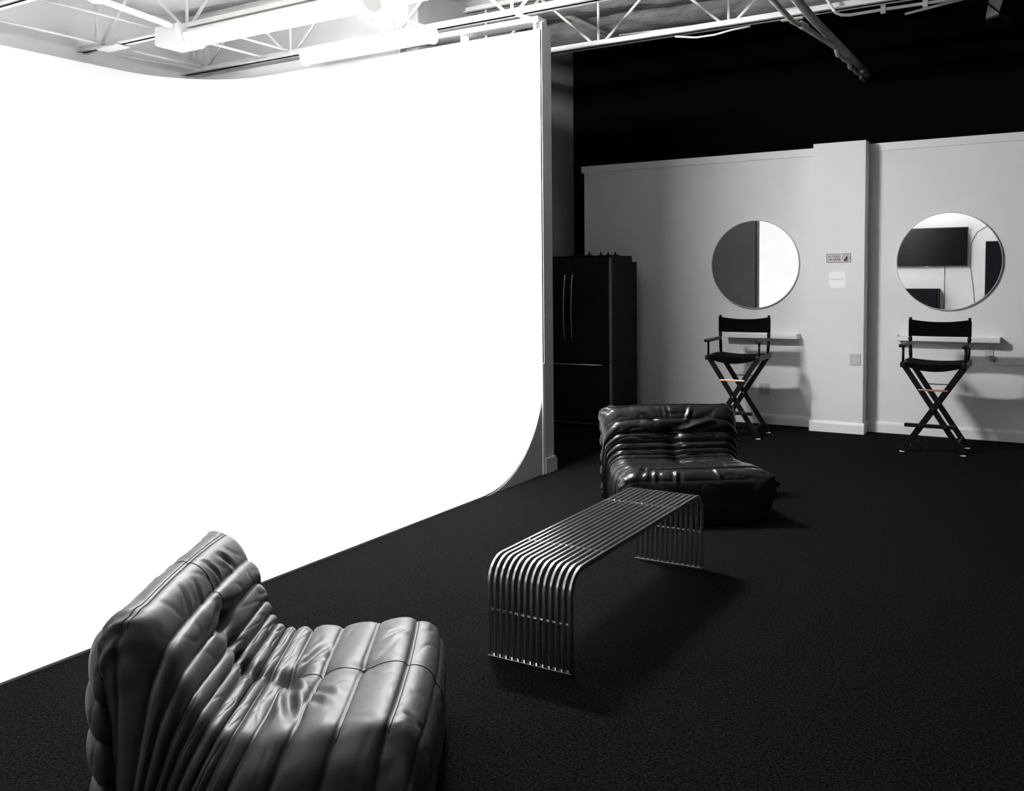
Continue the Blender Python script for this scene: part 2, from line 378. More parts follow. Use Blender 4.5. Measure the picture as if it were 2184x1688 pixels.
# plate bridging truss and wall top
pb = MB().beam(at(1100, 30, 2, 3.70), at(1143, 44, 1, YW+0.1), 0.07, 0.012).build('tie_plate', 'steel')
tag(pb, 'white flat tie plate joining the truss to the top of the partition wall', 'bracket')
cp = MB().box(at(350, 66, 2, 3.74)-Vector((0.03, 0.02, 0.02)), at(350, 66, 2, 3.74)+Vector((0.03, 0.02, 0.02)), 0.004).build('rod_clamp', 'pipe')
tag(cp, 'small dull clamp on the roof bar left of the white end box', 'clamp')

# ------------------------------------------------------------------ strip lights
def strip_light(x0, x1, y, z, label, boxend=False, group='strip lights over the cyclorama', wd=0.11, lens='lens'):
    t = thing('strip_light', label, 'ceiling light', (x0, y, z), group=group)
    L = x1-x0
    MB().prism([(-wd, 0.035), (-wd*0.6, 0.075), (wd*0.6, 0.075), (wd, 0.035), (wd, 0.03), (-wd, 0.03)], 0, 0, L).build('housing', 'lamp_body', t)
    q = []
    for k in range(9):
        a = math.pi*k/8; q.append((-math.cos(a)*wd*0.92, 0.029-math.sin(a)*0.085))
    MB().prism(q, 0, 0.02, L-0.02).build('lens', lens, t)
    for xx in (0, L-0.018):
        q2 = [(-wd, 0.03), (-wd, 0.02)] + [(-math.cos(math.pi*k/8)*wd, 0.02-math.sin(math.pi*k/8)*0.086) for k in range(1, 8)] + [(wd, 0.02), (wd, 0.03)]
        MB().prism(q2, 0, xx, xx+0.018).build('end_cap', 'lamp_body', t)
    for xx in (L*0.15, L*0.85):
        MB().box((xx-0.015, -0.015, 0.075), (xx+0.015, 0.015, 0.10)).build('hanger', 'steel', t)
    if boxend:
        MB().box((-0.30, -0.15, -0.035), (-0.005, 0.13, 0.115), 0.006).build('end_box', 'lamp_body', t)
        MB().box((-0.285, -0.14, -0.042), (-0.015, 0.12, -0.034)).build('bottom_cover', 'cream', t)
    return t
strip_light(-5.93, -4.50, 6.22, 3.585, 'white strip light close above the top edge of the cyclorama back wall', wd=0.075, lens='lamp_body')
strip_light(-6.28, -4.36, 5.27, 3.60, 'long glaring strip light with a square white box on its left end', True)
strip_light(-4.18, -3.44, 5.27, 3.60, 'strip light over the open end of the cyclorama, in line with the long one', lens='lens2')
strip_light(-5.85, -3.7, 4.06, 3.60, 'bright strip light peeking in at the top edge over the left wall')
strip_light(-6.4, -4.0, 2.84, 3.60, 'strip light above the front part of the white cyclorama floor')
strip_light(-6.4, -4.0, 1.62, 3.60, 'strip light over the cyclorama floor nearest the camera')
strip_light(-3.6, -1.2, -1.3, 3.60, 'added unseen strip light brightening the front wall that carries the television', lens='fill_lens')  # unseen lamp, added so the front wall shows brighter in the mirrors
# flat white plate under the left end of the second truss
tp = MB().box((-7.50, 5.20, 3.675), (-7.20, 5.34, 3.69), 0.003).build('splice_plate', 'steel')
tag(tp, 'small white plate under the truss end at the left wall', 'bracket')

# ------------------------------------------------------------------ quilted low chairs
SEAM = [(0.0, 0.0), (-0.015, 0.13), (-0.02, 0.27), (-0.02, 0.41), (-0.018, 0.54), (0.012, 0.655), (0.095, 0.695), (0.175, 0.605),
        (0.202, 0.52), (0.232, 0.452), (0.252, 0.405), (0.277, 0.370), (0.312, 0.351), (0.352, 0.344), (0.413, 0.340), (0.524, 0.347),
        (0.655, 0.364), (0.790, 0.372), (0.870, 0.315), (0.885, 0.16), (0.875, 0.0)]
SIDE = [(0.03, 0.0), (0.03, 0.12), (0.03, 0.24), (0.03, 0.36), (0.03, 0.46), (0.04, 0.52), (0.045, 0.25), (0.045, 0.0),
        (0.06, 0.0), (0.075, 0.0), (0.09, 0.0), (0.11, 0.0), (0.14, 0.0), (0.175, 0.0), (0.23, 0.0), (0.36, 0.0),
        (0.53, 0.0), (0.72, 0.0), (0.81, 0.03), (0.83, 0.02), (0.84, 0.0)]
PUFF = [0.016, 0.018, 0.018, 0.018, 0.017, 0.007, 0.010, 0.020, 0.017, 0.014, 0.012, 0.011, 0.011, 0.014, 0.018, 0.016, 0.014, 0.009, 0.008, 0.010]
SHARP = [1, 1, 1, 1, 1, 0.8, 0.45, 1, 1, 1, 1, 1, 1, 1, 1, 1, 0.9, 0.45, 0.6, 0.5]
def catmull(P, n):
    P = np.array(P, float); out = []; 
    for i in range(len(P)-1):
        p0 = P[max(i-1, 0)]; p1 = P[i]; p2 = P[i+1]; p3 = P[min(i+2, len(P)-1)]
        for k in range(n):
            t = k/n
            out.append(0.5*((2*p1)+(-p0+p2)*t+(2*p0-5*p1+4*p2-p3)*t*t+(-p0+3*p1-3*p2+p3)*t**3))
    out.append(P[-1]); return np.array(out)
def quilt_surface(seed, width, creases, ears, sag=0.0, wr=1.0, NU=16, NV=110):
    prof = catmull(SEAM, NU); side = catmull(SIDE, NU); nu = len(prof)
    HW = width/2
    # centre line of the chair sags a little in the crease
    cen = np.array([sum(prof[max(0, min(nu-1, i+k))] for k in range(-3, 4))/7 for i in range(nu)])
    V = np.zeros((nu, NV, 3)); tau = np.linspace(-1, 1, NV); par = np.zeros((nu, NV))
    for i in range(nu):
        P, S = prof[i], side[i]; dv = S-P; L = np.linalg.norm(dv)+1e-6; dn = dv/L
        r = min(0.085, 0.6*L); flat = HW-r; arc = math.pi/2*r; down = L-r
        # cross-section: |tau| 0..0.62 flat, 0.62..0.8 corner, 0.8..1 side
        for j in range(NV):
            t = abs(tau[j]); sgn = 1 if tau[j] >= 0 else -1
            if t < 0.60: v = flat*t/0.60; q = 0
            elif t < 0.78:
                a = (t-0.60)/0.18*math.pi/2; v = flat+r*math.sin(a); q = r*(1-math.cos(a))
            else: v = HW; q = r+down*(t-0.78)/0.22
            bow = 0.0
            if t < 0.78: bow = 0.0
            # side panel bellies out in its middle
            bel = 0.018*math.sin(math.pi*max(0, (t-0.7))/0.3)
            # width pinches at the crease, spreads at top and front
            V[i, j] = (P[0]+dn[0]*q, sgn*(v+bel), P[1]+dn[1]*q)
            par[i, j] = v*sgn
    # bow in plan: top of back and seat front bulge slightly
    for i in range(nu):
        u = i/NU
        k = math.exp(-((u-6.3)/1.5)**2)
        V[i, :, 2] += 0.012*k*(1-(par[i]/HW)**2) - 0.02*k*np.abs(par[i]/HW)**4
        kf = math.exp(-((u-18.3)/1.6)**2)
        V[i, :, 0] += 0.02*kf*(1-(par[i]/HW)**2)
        V[i, :, 2] -= sag*math.exp(-((u-14)/2.5)**2)*(1-(par[i]/HW)**2)
        V[i, :, 1] *= 1 - 0.035*math.exp(-((u-12)/3)**2)
    def normals(V):
        du = np.gradient(V, axis=0); dv = np.gradient(V, axis=1)
        n = np.cross(dv, du); l = np.linalg.norm(n, axis=2, keepdims=True); return n/np.maximum(l, 1e-9)
    N = normals(V)
    # orient outwards: seat centre normal must point up
    if N[15*NU+8, NV//2, 2] < 0: N = -N
    D = np.zeros((nu, NV))
    for i in range(nu):
        u = i/NU; b = min(int(u), len(PUFF)-1); f = u-b
        base = (4*f*(1-f))
        for j in range(NV):
            v = par[i, j]; t = abs(tau[j])
            wob = 0.10*noise.noise(Vector((v*5+seed, b*3.1, 2.2)))
            ff = min(max(f+wob*base, 0), 1); s_ = max(4*ff*(1-ff), 0)
            sh = SHARP[b]
            pf = (s_**0.5)*sh + s_*(1-sh)
            amp = 1.3*PUFF[b]*(1.0 if t < 0.7 else 1.0-0.25*(t-0.7)/0.3)
            amp *= 1+0.35*noise.noise(Vector((v*4.0, u*0.9+seed, 5.0)))
            d = amp*pf
            # gathers running across the channel, strongest next to seams
            g = noise.noise(Vector((v*34+seed*3, u*1.3, 0)))*0.5+noise.noise(Vector((v*70, u*2.1+seed, 3)))*0.3
            near = (1-s_)**1.5
            d += wr*0.0045*g*(0.12+near)*min(1, 10*s_+0.15)*(1.0 if b >= 5 else 0.7)
            # soft diagonal folds
            g2 = noise.noise(Vector((v*9+u*1.6, u*1.4-v*4, seed)))
            d += wr*0.008*max(0, g2-0.15)*s_
            g3 = noise.noise(Vector((v*7-u*1.1, u*1.1+v*3+9, seed+4)))
            d -= wr*0.007*math.exp(-((g3)/0.07)**2)*s_
            D[i, j] += d
    # tufts on the middle line in the crease
    for (uu, dep, wv) in ((8, 0.050, 0.060), (9, 0.028, 0.05), (10, 0.030, 0.045), (11, 0.030, 0.045), (12, 0.028, 0.05), (13, 0.024, 0.05), (14, 0.042, 0.06), (15, 0.010, 0.04), (16, 0.012, 0.035)):
        for i in range(max(0, (uu-2)*NU), min(nu, (uu+2)*NU)):
            u = i/NU
            e = math.exp(-((u-uu)/0.45)**2)
            D[i] -= dep*e*np.exp(-(par[i]/wv)**2)*(np.abs(tau) < 0.7)
    # hand placed folds: (u0,v0,u1,v1,width,depth)
    U_i = np.arange(nu)[:, None]/NU*np.ones((1, NV))
    for (u0, v0, u1, v1, wd, dp) in creases:
        # measure in stretched space: one seam step ~ 0.09 m
        ax, ay, bx, by = u0*0.09, v0, u1*0.09, v1
        px_, py_ = U_i*0.09, par
        lx, ly = bx-ax, by-ay; L2 = lx*lx+ly*ly
        t = np.clip(((px_-ax)*lx+(py_-ay)*ly)/L2, 0, 1)
        dist = np.hypot(px_-(ax+t*lx), py_-(ay+t*ly))
        fade = np.sin(np.pi*np.clip(t*0.9+0.08, 0, 1))
        D += dp*fade*(np.exp(-(dist/wd)**2) - 0.55*np.exp(-((dist-1.8*wd)/wd)**2))*(np.abs(tau) < 0.8)
    V2 = V + N*D[:, :, None]
    # gathered ears at the corners: (u, side, du, strength, dx, dz)
    for (uu, sg, ru, st_, dx, dz) in ears:
        for i in range(nu):
            e = math.exp(-((i/NU-uu)/ru)**2)
            if e < 0.01: continue
            for j in range(NV):
                if tau[j]*sg <= 0: continue
                g = e*math.exp(-((abs(tau[j])-0.72)/0.11)**2)*st_
                k = 1+0.5*math.sin(abs(tau[j])*90+i*0.5)*0.4
                V2[i, j] += np.array((dx, sg*0.8, dz))*g*k
    V2[:, :, 2] = np.maximum(V2[:, :, 2], 0.0)
    return V2, par, NU
def grid_mesh(name, V, m, parent):
    nu, nv, _ = V.shape
    vv = V.reshape(-1, 3).tolist(); ff = []
    for i in range(nu-1):
        for j in range(nv-1):
            a = i*nv+j; ff.append((a, a+1, a+nv+1, a+nv))
    me = bpy.data.meshes.new(name); me.from_pydata(vv, [], ff)
    bm = bmesh.new(); bm.from_mesh(me); bmesh.ops.recalc_face_normals(bm, faces=bm.faces[:]); bm.to_mesh(me); bm.free()
    me.shade_smooth(); return link(name, me, m, parent)
def lounge_chair(label, loc, rz, seed, leather, creases, ears, sag, width, wr):
    t = thing('lounge_chair', label, 'lounge chair', loc, rz, 'quilted black leather floor chairs')
    V, par, NU = quilt_surface(seed, width, creases, ears, sag, wr)
    V = V.copy(); V[:, :, 0] = (V[:, :, 0]-0.44)*0.975            # origin under the middle of the chair
    k = 12*NU
    grid_mesh('backrest', V[:k+1], leather, t)
    grid_mesh('seat', V[k:], leather, t)
    nv = V.shape[1]; lo, hi = int(nv*0.16), int(nv*0.84)
    N = np.cross(np.gradient(V, axis=1), np.gradient(V, axis=0)); N /= np.maximum(np.linalg.norm(N, axis=2, keepdims=True), 1e-9)
    if N[15*NU+8, nv//2, 2] < 0: N = -N
    def line(i, off=0.0015, a=lo, b=hi): return [tuple(V[i, j]+N[i, j]*off) for j in range(a, b+1)]
    for i in (6*NU-1, 6*NU+1): MB().tube(line(i, 0.0005), 0.0013, 5).build('stitching', 'thread', t, smooth=True)
    for i in (17*NU-1, 17*NU+1): MB().tube(line(i, 0.0005), 0.0013, 5).build('stitching', 'thread', t, smooth=True)
    for u in (15, 16): MB().tube(line(u*NU, 0.0025), 0.0035, 6).build('piping', 'piping', t, smooth=True)
    mid = nv//2
    def cen(a, b): return [tuple(V[i, mid]+N[i, mid]*0.0006) for i in range(a, b)]
    MB().tube(cen(int(5.1*NU), int(7.6*NU)), 0.0013, 5).build('centre_seam', 'thread', t, smooth=True)
    MB().tube(cen(int(14.3*NU), int(18.7*NU)), 0.0013, 5).build('centre_seam', 'thread', t, smooth=True)
    for u in (16,):
        p = Vector(V[u*NU, mid]+N[u*NU, mid]*0.004)
        b = MB(); bmesh.ops.create_uvsphere(b.bm, u_segments=12, v_segments=8, radius=0.008, matrix=Matrix.Translation(p)); b.build('button', 'piping', t, smooth=True)
    return t
d31 = math.atan2(0.518, 0.855)
# near chair: seat faces to the right of the picture
dv = Vector((0.855, 0.518, 0)).normalized(); wv = Vector((-dv.y, dv.x, 0))
nc = dv*(-1.135+0.44) + wv*2.825
near_creases = [(14.15, -0.05, 14.85, -0.33, 0.015, -0.020), (14.15, -0.03, 14.75, -0.16, 0.013, -0.014), (14.1, 0.04, 14.9, 0.24, 0.013, -0.012),
                (14.1, 0.02, 14.85, 0.12, 0.010, -0.009), (15.05, -0.12, 15.6, -0.20, 0.012, -0.008), (15.05, -0.17, 15.5, -0.27, 0.012, -0.008),
                (16.3, 0.20, 16.7, 0.27, 0.010, -0.008), (6.3, 0.05, 7.0, 0.09, 0.010, -0.007), (6.5, -0.08, 7.0, -0.12, 0.010, -0.007),
                (6.4, -0.16, 6.95, -0.22, 0.010, -0.007), (6.4, 0.16, 6.95, 0.24, 0.010, -0.008), (5.1, 0.10, 5.6, 0.11, 0.007, -0.005), (5.1, -0.12, 5.6, -0.13, 0.007, -0.005),
                (7.3, -0.03, 7.9, -0.16, 0.016, -0.014), (17.3, -0.30, 17.8, -0.34, 0.012, -0.010)]
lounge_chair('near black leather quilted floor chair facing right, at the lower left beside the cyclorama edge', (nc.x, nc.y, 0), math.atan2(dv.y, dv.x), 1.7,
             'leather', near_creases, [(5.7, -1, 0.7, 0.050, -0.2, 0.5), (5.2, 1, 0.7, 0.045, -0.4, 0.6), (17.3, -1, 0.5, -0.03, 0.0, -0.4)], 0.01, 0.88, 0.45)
# far chair beyond the bench, facing the camera and a little right
a34 = math.radians(35)
wf = Vector((math.cos(a34), math.sin(a34), 0)); df = Vector((wf.y, -wf.x, 0))
fc = Vector((-2.83, 5.95, 0)) + wf*0.44 + df*0.44
far_creases = [(8.0, 0.02, 6.9, 0.34, 0.018, 0.018), (7.9, -0.02, 6.6, -0.2, 0.016, -0.014), (7.2, 0.10, 6.2, 0.16, 0.013, 0.014), (7.0, -0.03, 6.2, -0.04, 0.010, 0.010),
               (13.5, 0.05, 15.0, 0.30, 0.016, 0.012), (15.2, 0.08, 15.8, 0.40, 0.016, 0.012), (17.2, -0.12, 18.2, -0.14, 0.012, 0.012),
               (17.1, -0.26, 18.1, -0.27, 0.012, 0.014), (17.0, 0.12, 18.1, 0.16, 0.012, 0.011), (16.5, -0.30, 18.0, -0.36, 0.013, -0.010),
               (10.0, 0.06, 9.7, 0.16, 0.012, -0.014), (11.3, 0.08, 11.0, 0.22, 0.014, 0.014)]
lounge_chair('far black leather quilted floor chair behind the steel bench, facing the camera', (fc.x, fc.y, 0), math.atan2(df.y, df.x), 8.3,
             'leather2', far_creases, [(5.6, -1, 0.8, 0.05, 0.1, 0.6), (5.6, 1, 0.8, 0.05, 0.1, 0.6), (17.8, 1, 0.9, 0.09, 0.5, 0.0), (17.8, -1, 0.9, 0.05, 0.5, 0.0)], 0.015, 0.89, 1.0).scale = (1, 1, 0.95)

# ------------------------------------------------------------------ stainless bench
def bench():
    X0, X1, Y0, Y1, H, r = -2.045, -1.652, 3.165, 4.695, 0.415, 0.095
    t = thing('slatted_bench', 'waterfall bench of parallel stainless steel bars between the two black floor chairs', 'bench', ((X0+X1)/2, (Y0+Y1)/2, 0))
    w_, L = X1-X0, Y1-Y0; bw, bd = 0.0135, 0.024
    pts = [(0, -L/2, 0.012), (0, -L/2, 0.2), (0, -L/2, H-r)]
    for k in range(1, 9): a = math.pi/2*k/8; pts.append((0, -L/2+r-r*math.cos(a), H-r+r*math.sin(a)))
    pts += [(0, 0, H)]
    for k in range(0, 9): a = math.pi/2*k/8; pts.append((0, L/2-r+r*math.sin(a), H-r+r*math.cos(a)))
    pts += [(0, L/2, 0.2), (0, L/2, 0.012)]
    c = 0.002; sec = []
    for sx, sy in ((1, 1), (-1, 1), (-1, -1), (1, -1)):
        hx, hy = bw/2*sx, bd/2*sy
        q = [(hx, hy-c*sy), (hx-c*sx, hy)]
        if sx*sy < 0: q = q[::-1]
        sec += q
    first = None; n = 14
    for i in range(n):
        x = -w_/2+bw/2+(w_-bw)*i/(n-1)
        if first is None:
            first = MB().sweep(pts, sec, (1, 0, 0)).build('bar', 'chrome', t, smooth='auto'); first.location = (x, 0, 0)
        else:
            o = first.copy(); COL.objects.link(o); o.parent = t; o.location = (x, 0, 0)
    for (y, z) in ((-L/2, 0.205), (L/2, 0.205), (-L/2+0.33, H), (L/2-0.36, H)):
        MB().tube([(-w_/2+0.003, y, z), (w_/2-0.003, y, z)], 0.0065, 10).build('cross_rod', 'chrome', t, smooth=True)
    for s in (-1, 1):
        MB().box((-w_/2, s*L/2-0.014, 0), (w_/2, s*L/2+0.014, 0.013), 0.0015).build('foot_plate', 'chrome', t)
bench()

# ------------------------------------------------------------------ tall folding chairs
def directors_chair(label, loc, rz):
    t = thing('directors_chair', label, 'director chair', loc, rz, "tall black director's chairs")
    hw, yf, yb = 0.245, -0.20, 0.20           # front is -y
    seat_z = 0.79
    # two crossed leg frames
    for y, dy in ((yf, 1), (yb, -1)):
        for s in (-1, 1):
            yy = y + (0.012 if s > 0 else -0.012)
            leg = MB().beam((s*hw, yy, 0.012), (-s*hw*0.97, yy, seat_z-0.02), 0.047, 0.019, up=(0, 1, 0), bev=0.003)
            o = leg.build('leg', 'bwood', t)
            MB().box((s*hw-0.022, yy-0.010, 0.0), (s*hw+0.022, yy+0.010, 0.009), 0.002).build('glide', 'glide', o)
        MB().tube([(0.0, y-0.030, 0.402), (0.0, y-0.022, 0.402)], 0.006, 10).build('pivot_bolt', 'bolt', t)
    # lower side stretchers and footrest
    for s in (-1, 1):
        MB().beam((s*hw*0.82, yf, 0.10), (s*hw*0.82, yb, 0.10), 0.016, 0.026, bev=0.002).build('stretcher', 'bwood', t)
    fr = MB().box((-0.225, yf-0.055, 0.235), (0.20, yf-0.025, 0.268), 0.004).build('footrest', 'bwood', t)
    for x in (-0.10, 0.105): MB().tube([(x, yf-0.060, 0.25), (x, yf-0.054, 0.25)], 0.005, 8).build('bolt', 'bolt', fr)
    # folding stays, the front one copper coloured
    MB().beam((-0.115, yf-0.028, 0.565), (0.115, yf-0.028, 0.566), 0.014, 0.016, bev=0.002).build('stay', 'copper', t)
    MB().beam((-0.115, yb+0.0, 0.575), (0.115, yb+0.0, 0.575), 0.014, 0.008, bev=0.002).build('stay', 'bwood', t)
    for s in (-1, 1):
        MB().tube([(s*0.118, yf-0.036, 0.565), (s*0.118, yf-0.024, 0.565)], 0.0055, 8).build('bolt', 'bolt', t)
    for s in (-1, 1):
        MB().box((s*hw-0.022, yf-0.045, seat_z-0.03), (s*hw+0.022, yb+0.035, seat_z+0.018), 0.005).build('seat_rail', 'bwood', t)
        # front arm post, arm, back post
        MB().tube([(s*(hw+0.005), yf+0.01, seat_z), (s*(hw+0.005), yf+0.01, 0.94)], 0.011, 8).build('arm_post', 'bwood', t, smooth=True)
        MB().box((s*(hw+0.008)-0.027, yf-0.045, 0.936), (s*(hw+0.008)+0.027, yb-0.01, 0.964), 0.006).build('armrest', 'bwood', t)
        MB().tube([(s*(hw-0.008), yb-0.005, seat_z), (s*(hw-0.004), yb-0.003, 0.86), (s*hw, yb, 0.975)], [0.011, 0.016, 0.013], 10).build('lower_post', 'bwood', t, smooth=True)
        MB().tube([(s*hw, yb, 0.97), (s*hw, yb, 0.985), (s*hw, yb, 1.0), (s*hw, yb, 1.01), (s*hw, yb+0.004, 1.16), (s*hw, yb+0.004, 1.163), (s*hw, yb+0.004, 1.168), (s*hw, yb+0.004, 1.182), (s*hw, yb+0.004, 1.187)],
                  [0.014, 0.018, 0.017, 0.012, 0.012, 0.009, 0.013, 0.013, 0.006], 10).build('back_post', 'bwood', t, smooth=True)
    # canvas seat: sagging between the rails
    def cloth(name, pts, thick, fn, n=14, mm=6):
        b = MB(); bm = b.bm; top = []; bot = []
        for i in range(n+1):
            ra, rb = [], []
            for j in range(mm+1):
                p, nn = fn(i/n, j/mm); ra.append(bm.verts.new(p)); rb.append(bm.verts.new(p-nn*thick))
            top.append(ra); bot.append(rb)
        for i in range(n):
            for j in range(mm):
                bm.faces.new((top[i][j], top[i+1][j], top[i+1][j+1], top[i][j+1]))
                bm.faces.new((bot[i][j], bot[i][j+1], bot[i+1][j+1], bot[i+1][j]))
        for i in range(n):
            bm.faces.new((top[i][0], bot[i][0], bot[i+1][0], top[i+1][0])); bm.faces.new((top[i][mm], top[i+1][mm], bot[i+1][mm], bot[i][mm]))
        for j in range(mm):
            bm.faces.new((top[0][j], top[0][j+1], bot[0][j+1], bot[0][j])); bm.faces.new((top[n][j], bot[n][j], bot[n][j+1], top[n][j+1]))
        return b.build(name, 'canvas', t, smooth='auto')
    def seat_fn(u, v):
        x = -hw+2*hw*u; s_ = 1-(2*u-1)**2
        return Vector((x, yf-0.035+(yb-yf+0.06)*v, seat_z+0.02-0.018*s_-0.004*math.sin(9*v))), Vector((0, 0, 1))
    so = cloth('seat', None, 0.006, seat_fn)
    b = MB()
    b.box((0, 0, 0), (0.001, 0.001, 0.001)); b.bm.clear()
    # hem hanging at the seat front
    def hem_fn(u, v):
        x = -hw+0.02+2*(hw-0.02)*u; s_ = 1-(2*u-1)**2
        return Vector((x, yf-0.037, seat_z+0.018-0.017*s_-0.062*v*(0.6+0.4*s_))), Vector((0, -1, 0))
    cloth('seat_hem', None, 0.005, hem_fn)
    def back_fn(u, v):
        x = -hw-0.012+2*(hw+0.012)*u; s_ = 1-(2*u-1)**2
        return Vector((x, yb+0.012+0.045*s_*0.7-0.03, 1.015+(0.155-0.022*s_)*v - 0.004*s_)), Vector((0, 1, 0))
    cloth('backrest', None, 0.006, back_fn)
    for s in (-1, 1):
        MB().tube([(s*hw, yb+0.004, 1.012), (s*hw, yb+0.004, 1.158)], 0.017, 12).build('canvas_sleeve', 'canvas', t, smooth=True)
    return t
directors_chair("tall black director's chair to the right, under the mirror reflecting a television", (-0.975, 8.92, 0), 0.0)
directors_chair("tall black director's chair to the left, partly behind the far black leather chair", (-2.765, 8.90, 0), 0.03)

# ------------------------------------------------------------------ mirrors and shelves
def mirror(label, cx_, cz, rx, rz_, tilt):
    t = thing('round_mirror', label, 'mirror', (cx_, YM-0.026, cz), tilt)
    seg = 96
    poly = lambda k: [(rx*k*math.cos(2*math.pi*i/seg), rz_*k*math.sin(2*math.pi*i/seg)) for i in range(seg)]
    MB().prism(poly(1.0), 1, 0.0, 0.012).build('edge', 'edge', t)
    MB().prism(poly(0.985), 1, -0.0015, 0.0).build('glass', 'mirror', t)
    for a in (0.8, 2.3, 3.9, 5.5):
        MB().box((rx*0.6*math.cos(a)-0.02, 0.012, rz_*0.6*math.sin(a)-0.02), (rx*0.6*math.cos(a)+0.02, 0.014, rz_*0.6*math.sin(a)+0.02)).build('mount', 'edge', t)
    return t
mirror('frameless round mirror on the left, reflecting a dark grey and white half', -2.835, 1.700, 0.468, 0.468, 0.02)
mirror('frameless round mirror on the right, reflecting a television on a white wall', -0.967, 1.700, 0.462, 0.468, 0.0)
def shelf(label, x0, x1, z):
    t = thing('wall_shelf', label, 'shelf', ((x0+x1)/2, YM, z)); h = (x1-x0)/2
    MB().box((-h, -0.13, -0.022), (h, 0, 0.016), 0.003).build('board', 'trim', t)
    MB().box((-h+0.02, -0.02, -0.034), (h-0.02, 0, -0.022)).build('cleat', 'trim', t)
    MB().box((-h, -0.13, 0.016), (-h+0.012, -0.01, 0.03)).build('end_lip', 'trim', t)
    MB().box((h-0.012, -0.13, 0.016), (h, -0.01, 0.03)).build('end_lip', 'trim', t)
shelf('narrow white wall shelf under the left round mirror', -3.13, -2.36, 0.945)
shelf('narrow white wall shelf under the right round mirror', -1.41, -0.51, 0.957)

# ------------------------------------------------------------------ sockets, plug
def outlet(label, c, w_, h_, quad, m='plastic', parent=None):
    t = thing('wall_outlet', label, 'outlet', c)
    MB().box((-w_/2, -0.008, -h_/2), (w_/2, 0, h_/2), 0.002).build('cover_plate', m, t)
    xs = (-w_*0.24, w_*0.24) if quad else (0,)
    for x in xs:
        for z in (-h_*0.22, h_*0.22):
            o = MB().disc((x, -0.0085, z), 0.014, 1, -0.0025, 20).build('receptacle', m, t)
            MB().box((x-0.007, -0.0115, z-0.003), (x-0.004, -0.0105, z+0.006)).box((x+0.004, -0.0115, z-0.003), (x+0.007, -0.0105, z+0.006)).box((x-0.002, -0.0115, z-0.010), (x+0.002, -0.0105, z-0.006)).build('slots', 'slot', o)
    return t
c = at(1823.5, 766.5, 1, YP)
outlet('double wall outlet low on the right edge of the pilaster', (c.x, YP, c.z), 0.105, 0.115, True)
c = at(1630.5, 829, 1, YM)
outlet('dim wall outlet behind the left director chair, under the shelf', (c.x, YM, c.z), 0.115, 0.115, True)
c = at(2109.5, 754, 1, YM)
outlet('single wall outlet under the right shelf with a plug in it', (c.x, YM, c.z), 0.072, 0.115, False)
cc = at(2116, 764, 1, YM-0.03)
pg = thing('power_plug', 'grey plug in the outlet under the right shelf, cord trailing right', 'plug', (cc.x, YM-0.0116, cc.z))
MB().box((-0.022, -0.04, -0.028), (0.022, 0, 0.02), 0.006).build('plug_body', 'greyink', pg)
MB().tube([(0.0, -0.03, -0.02), (0.01, -0.03, -0.05), (0.05, -0.02, -0.062), (0.12, -0.012, -0.06), (0.19, -0.008, -0.052), (0.27, -0.008, -0.054), (0.4, -0.008, -0.06), (0.8, -0.008, -0.05)], 0.0045, 6).build('power_cord', 'trim', pg, smooth=True)

# ------------------------------------------------------------------ signs on the pilaster
def text_mesh(s, size, name, m, parent, loc, bold=0.0, spacing=1.0, width=None, align='LEFT'):
    cu = bpy.data.curves.new(name, 'FONT'); cu.body = s; cu.size = size; cu.extrude = 0.0004; cu.offset = bold
    cu.space_character = spacing; cu.align_x = align; cu.align_y = 'CENTER'
    ob = bpy.data.objects.new(name+'_tmp', cu); COL.objects.link(ob)
    dg = bpy.context.evaluated_depsgraph_get(); dg.update()
    me = bpy.data.meshes.new_from_object(ob.evaluated_get(dg)); bpy.data.objects.remove(ob)
    me.name = name
    if width:
        xs = [v.co.x for v in me.vertices]; k = width/(max(xs)-min(xs)); x0 = min(xs)
        for v in me.vertices: v.co.x = (v.co.x-x0)*k
    me.transform(Matrix.Rotation(math.pi/2, 4, 'X')); me.materials.clear()
    o = link(name, me, m, parent); o.location = loc; return o
def rrect(w_, h_, r, n=6):
    out = []
    for cx_, cz, a0 in ((w_/2-r, h_/2-r, 0), (-w_/2+r, h_/2-r, 90), (-w_/2+r, -h_/2+r, 180), (w_/2-r, -h_/2+r, 270)):
        for k in range(n+1):
            a = math.radians(a0+90*k/n); out.append((cx_+r*math.cos(a), cz+r*math.sin(a)))
    return out
def ring(mb, outer, inner, y0, y1):
    bm = mb.bm; n = len(outer)
    A = [bm.verts.new((p[0], y0, p[1])) for p in outer]; B = [bm.verts.new((p[0], y0, p[1])) for p in inner]
    C = [bm.verts.new((p[0], y1, p[1])) for p in outer]; D = [bm.verts.new((p[0], y1, p[1])) for p in inner]
    for i in range(n):
        j = (i+1) % n
        bm.faces.new((A[i], A[j], B[j], B[i])); bm.faces.new((C[i], D[i], D[j], C[j]))
        bm.faces.new((A[i], C[i], C[j], A[j])); bm.faces.new((B[i], B[j], D[j], D[i]))
    return mb
a, b = at(1763, 542, 1, YP), at(1815, 559.5, 1, YP)
sw, sh = b.x-a.x, a.z-b.z
sg = thing('wall_sign', 'small framed sign reading NO FOOD OR DRINK on the pilaster', 'sign', ((a.x+b.x)/2, YP, (a.z+b.z)/2))
MB().prism(rrect(sw, sh, 0.008), 1, -0.003, 0).build('panel', 'signbg', sg)
ring(MB(), rrect(sw, sh, 0.008), rrect(sw-0.010, sh-0.010, 0.005), -0.0045, -0.003).build('border', 'signblk', sg)
text_mesh('NO', 0.028, 'lettering', 'signred', sg, (-sw*0.435, -0.0042, sh*0.17), 0.0006, width=sw*0.165)
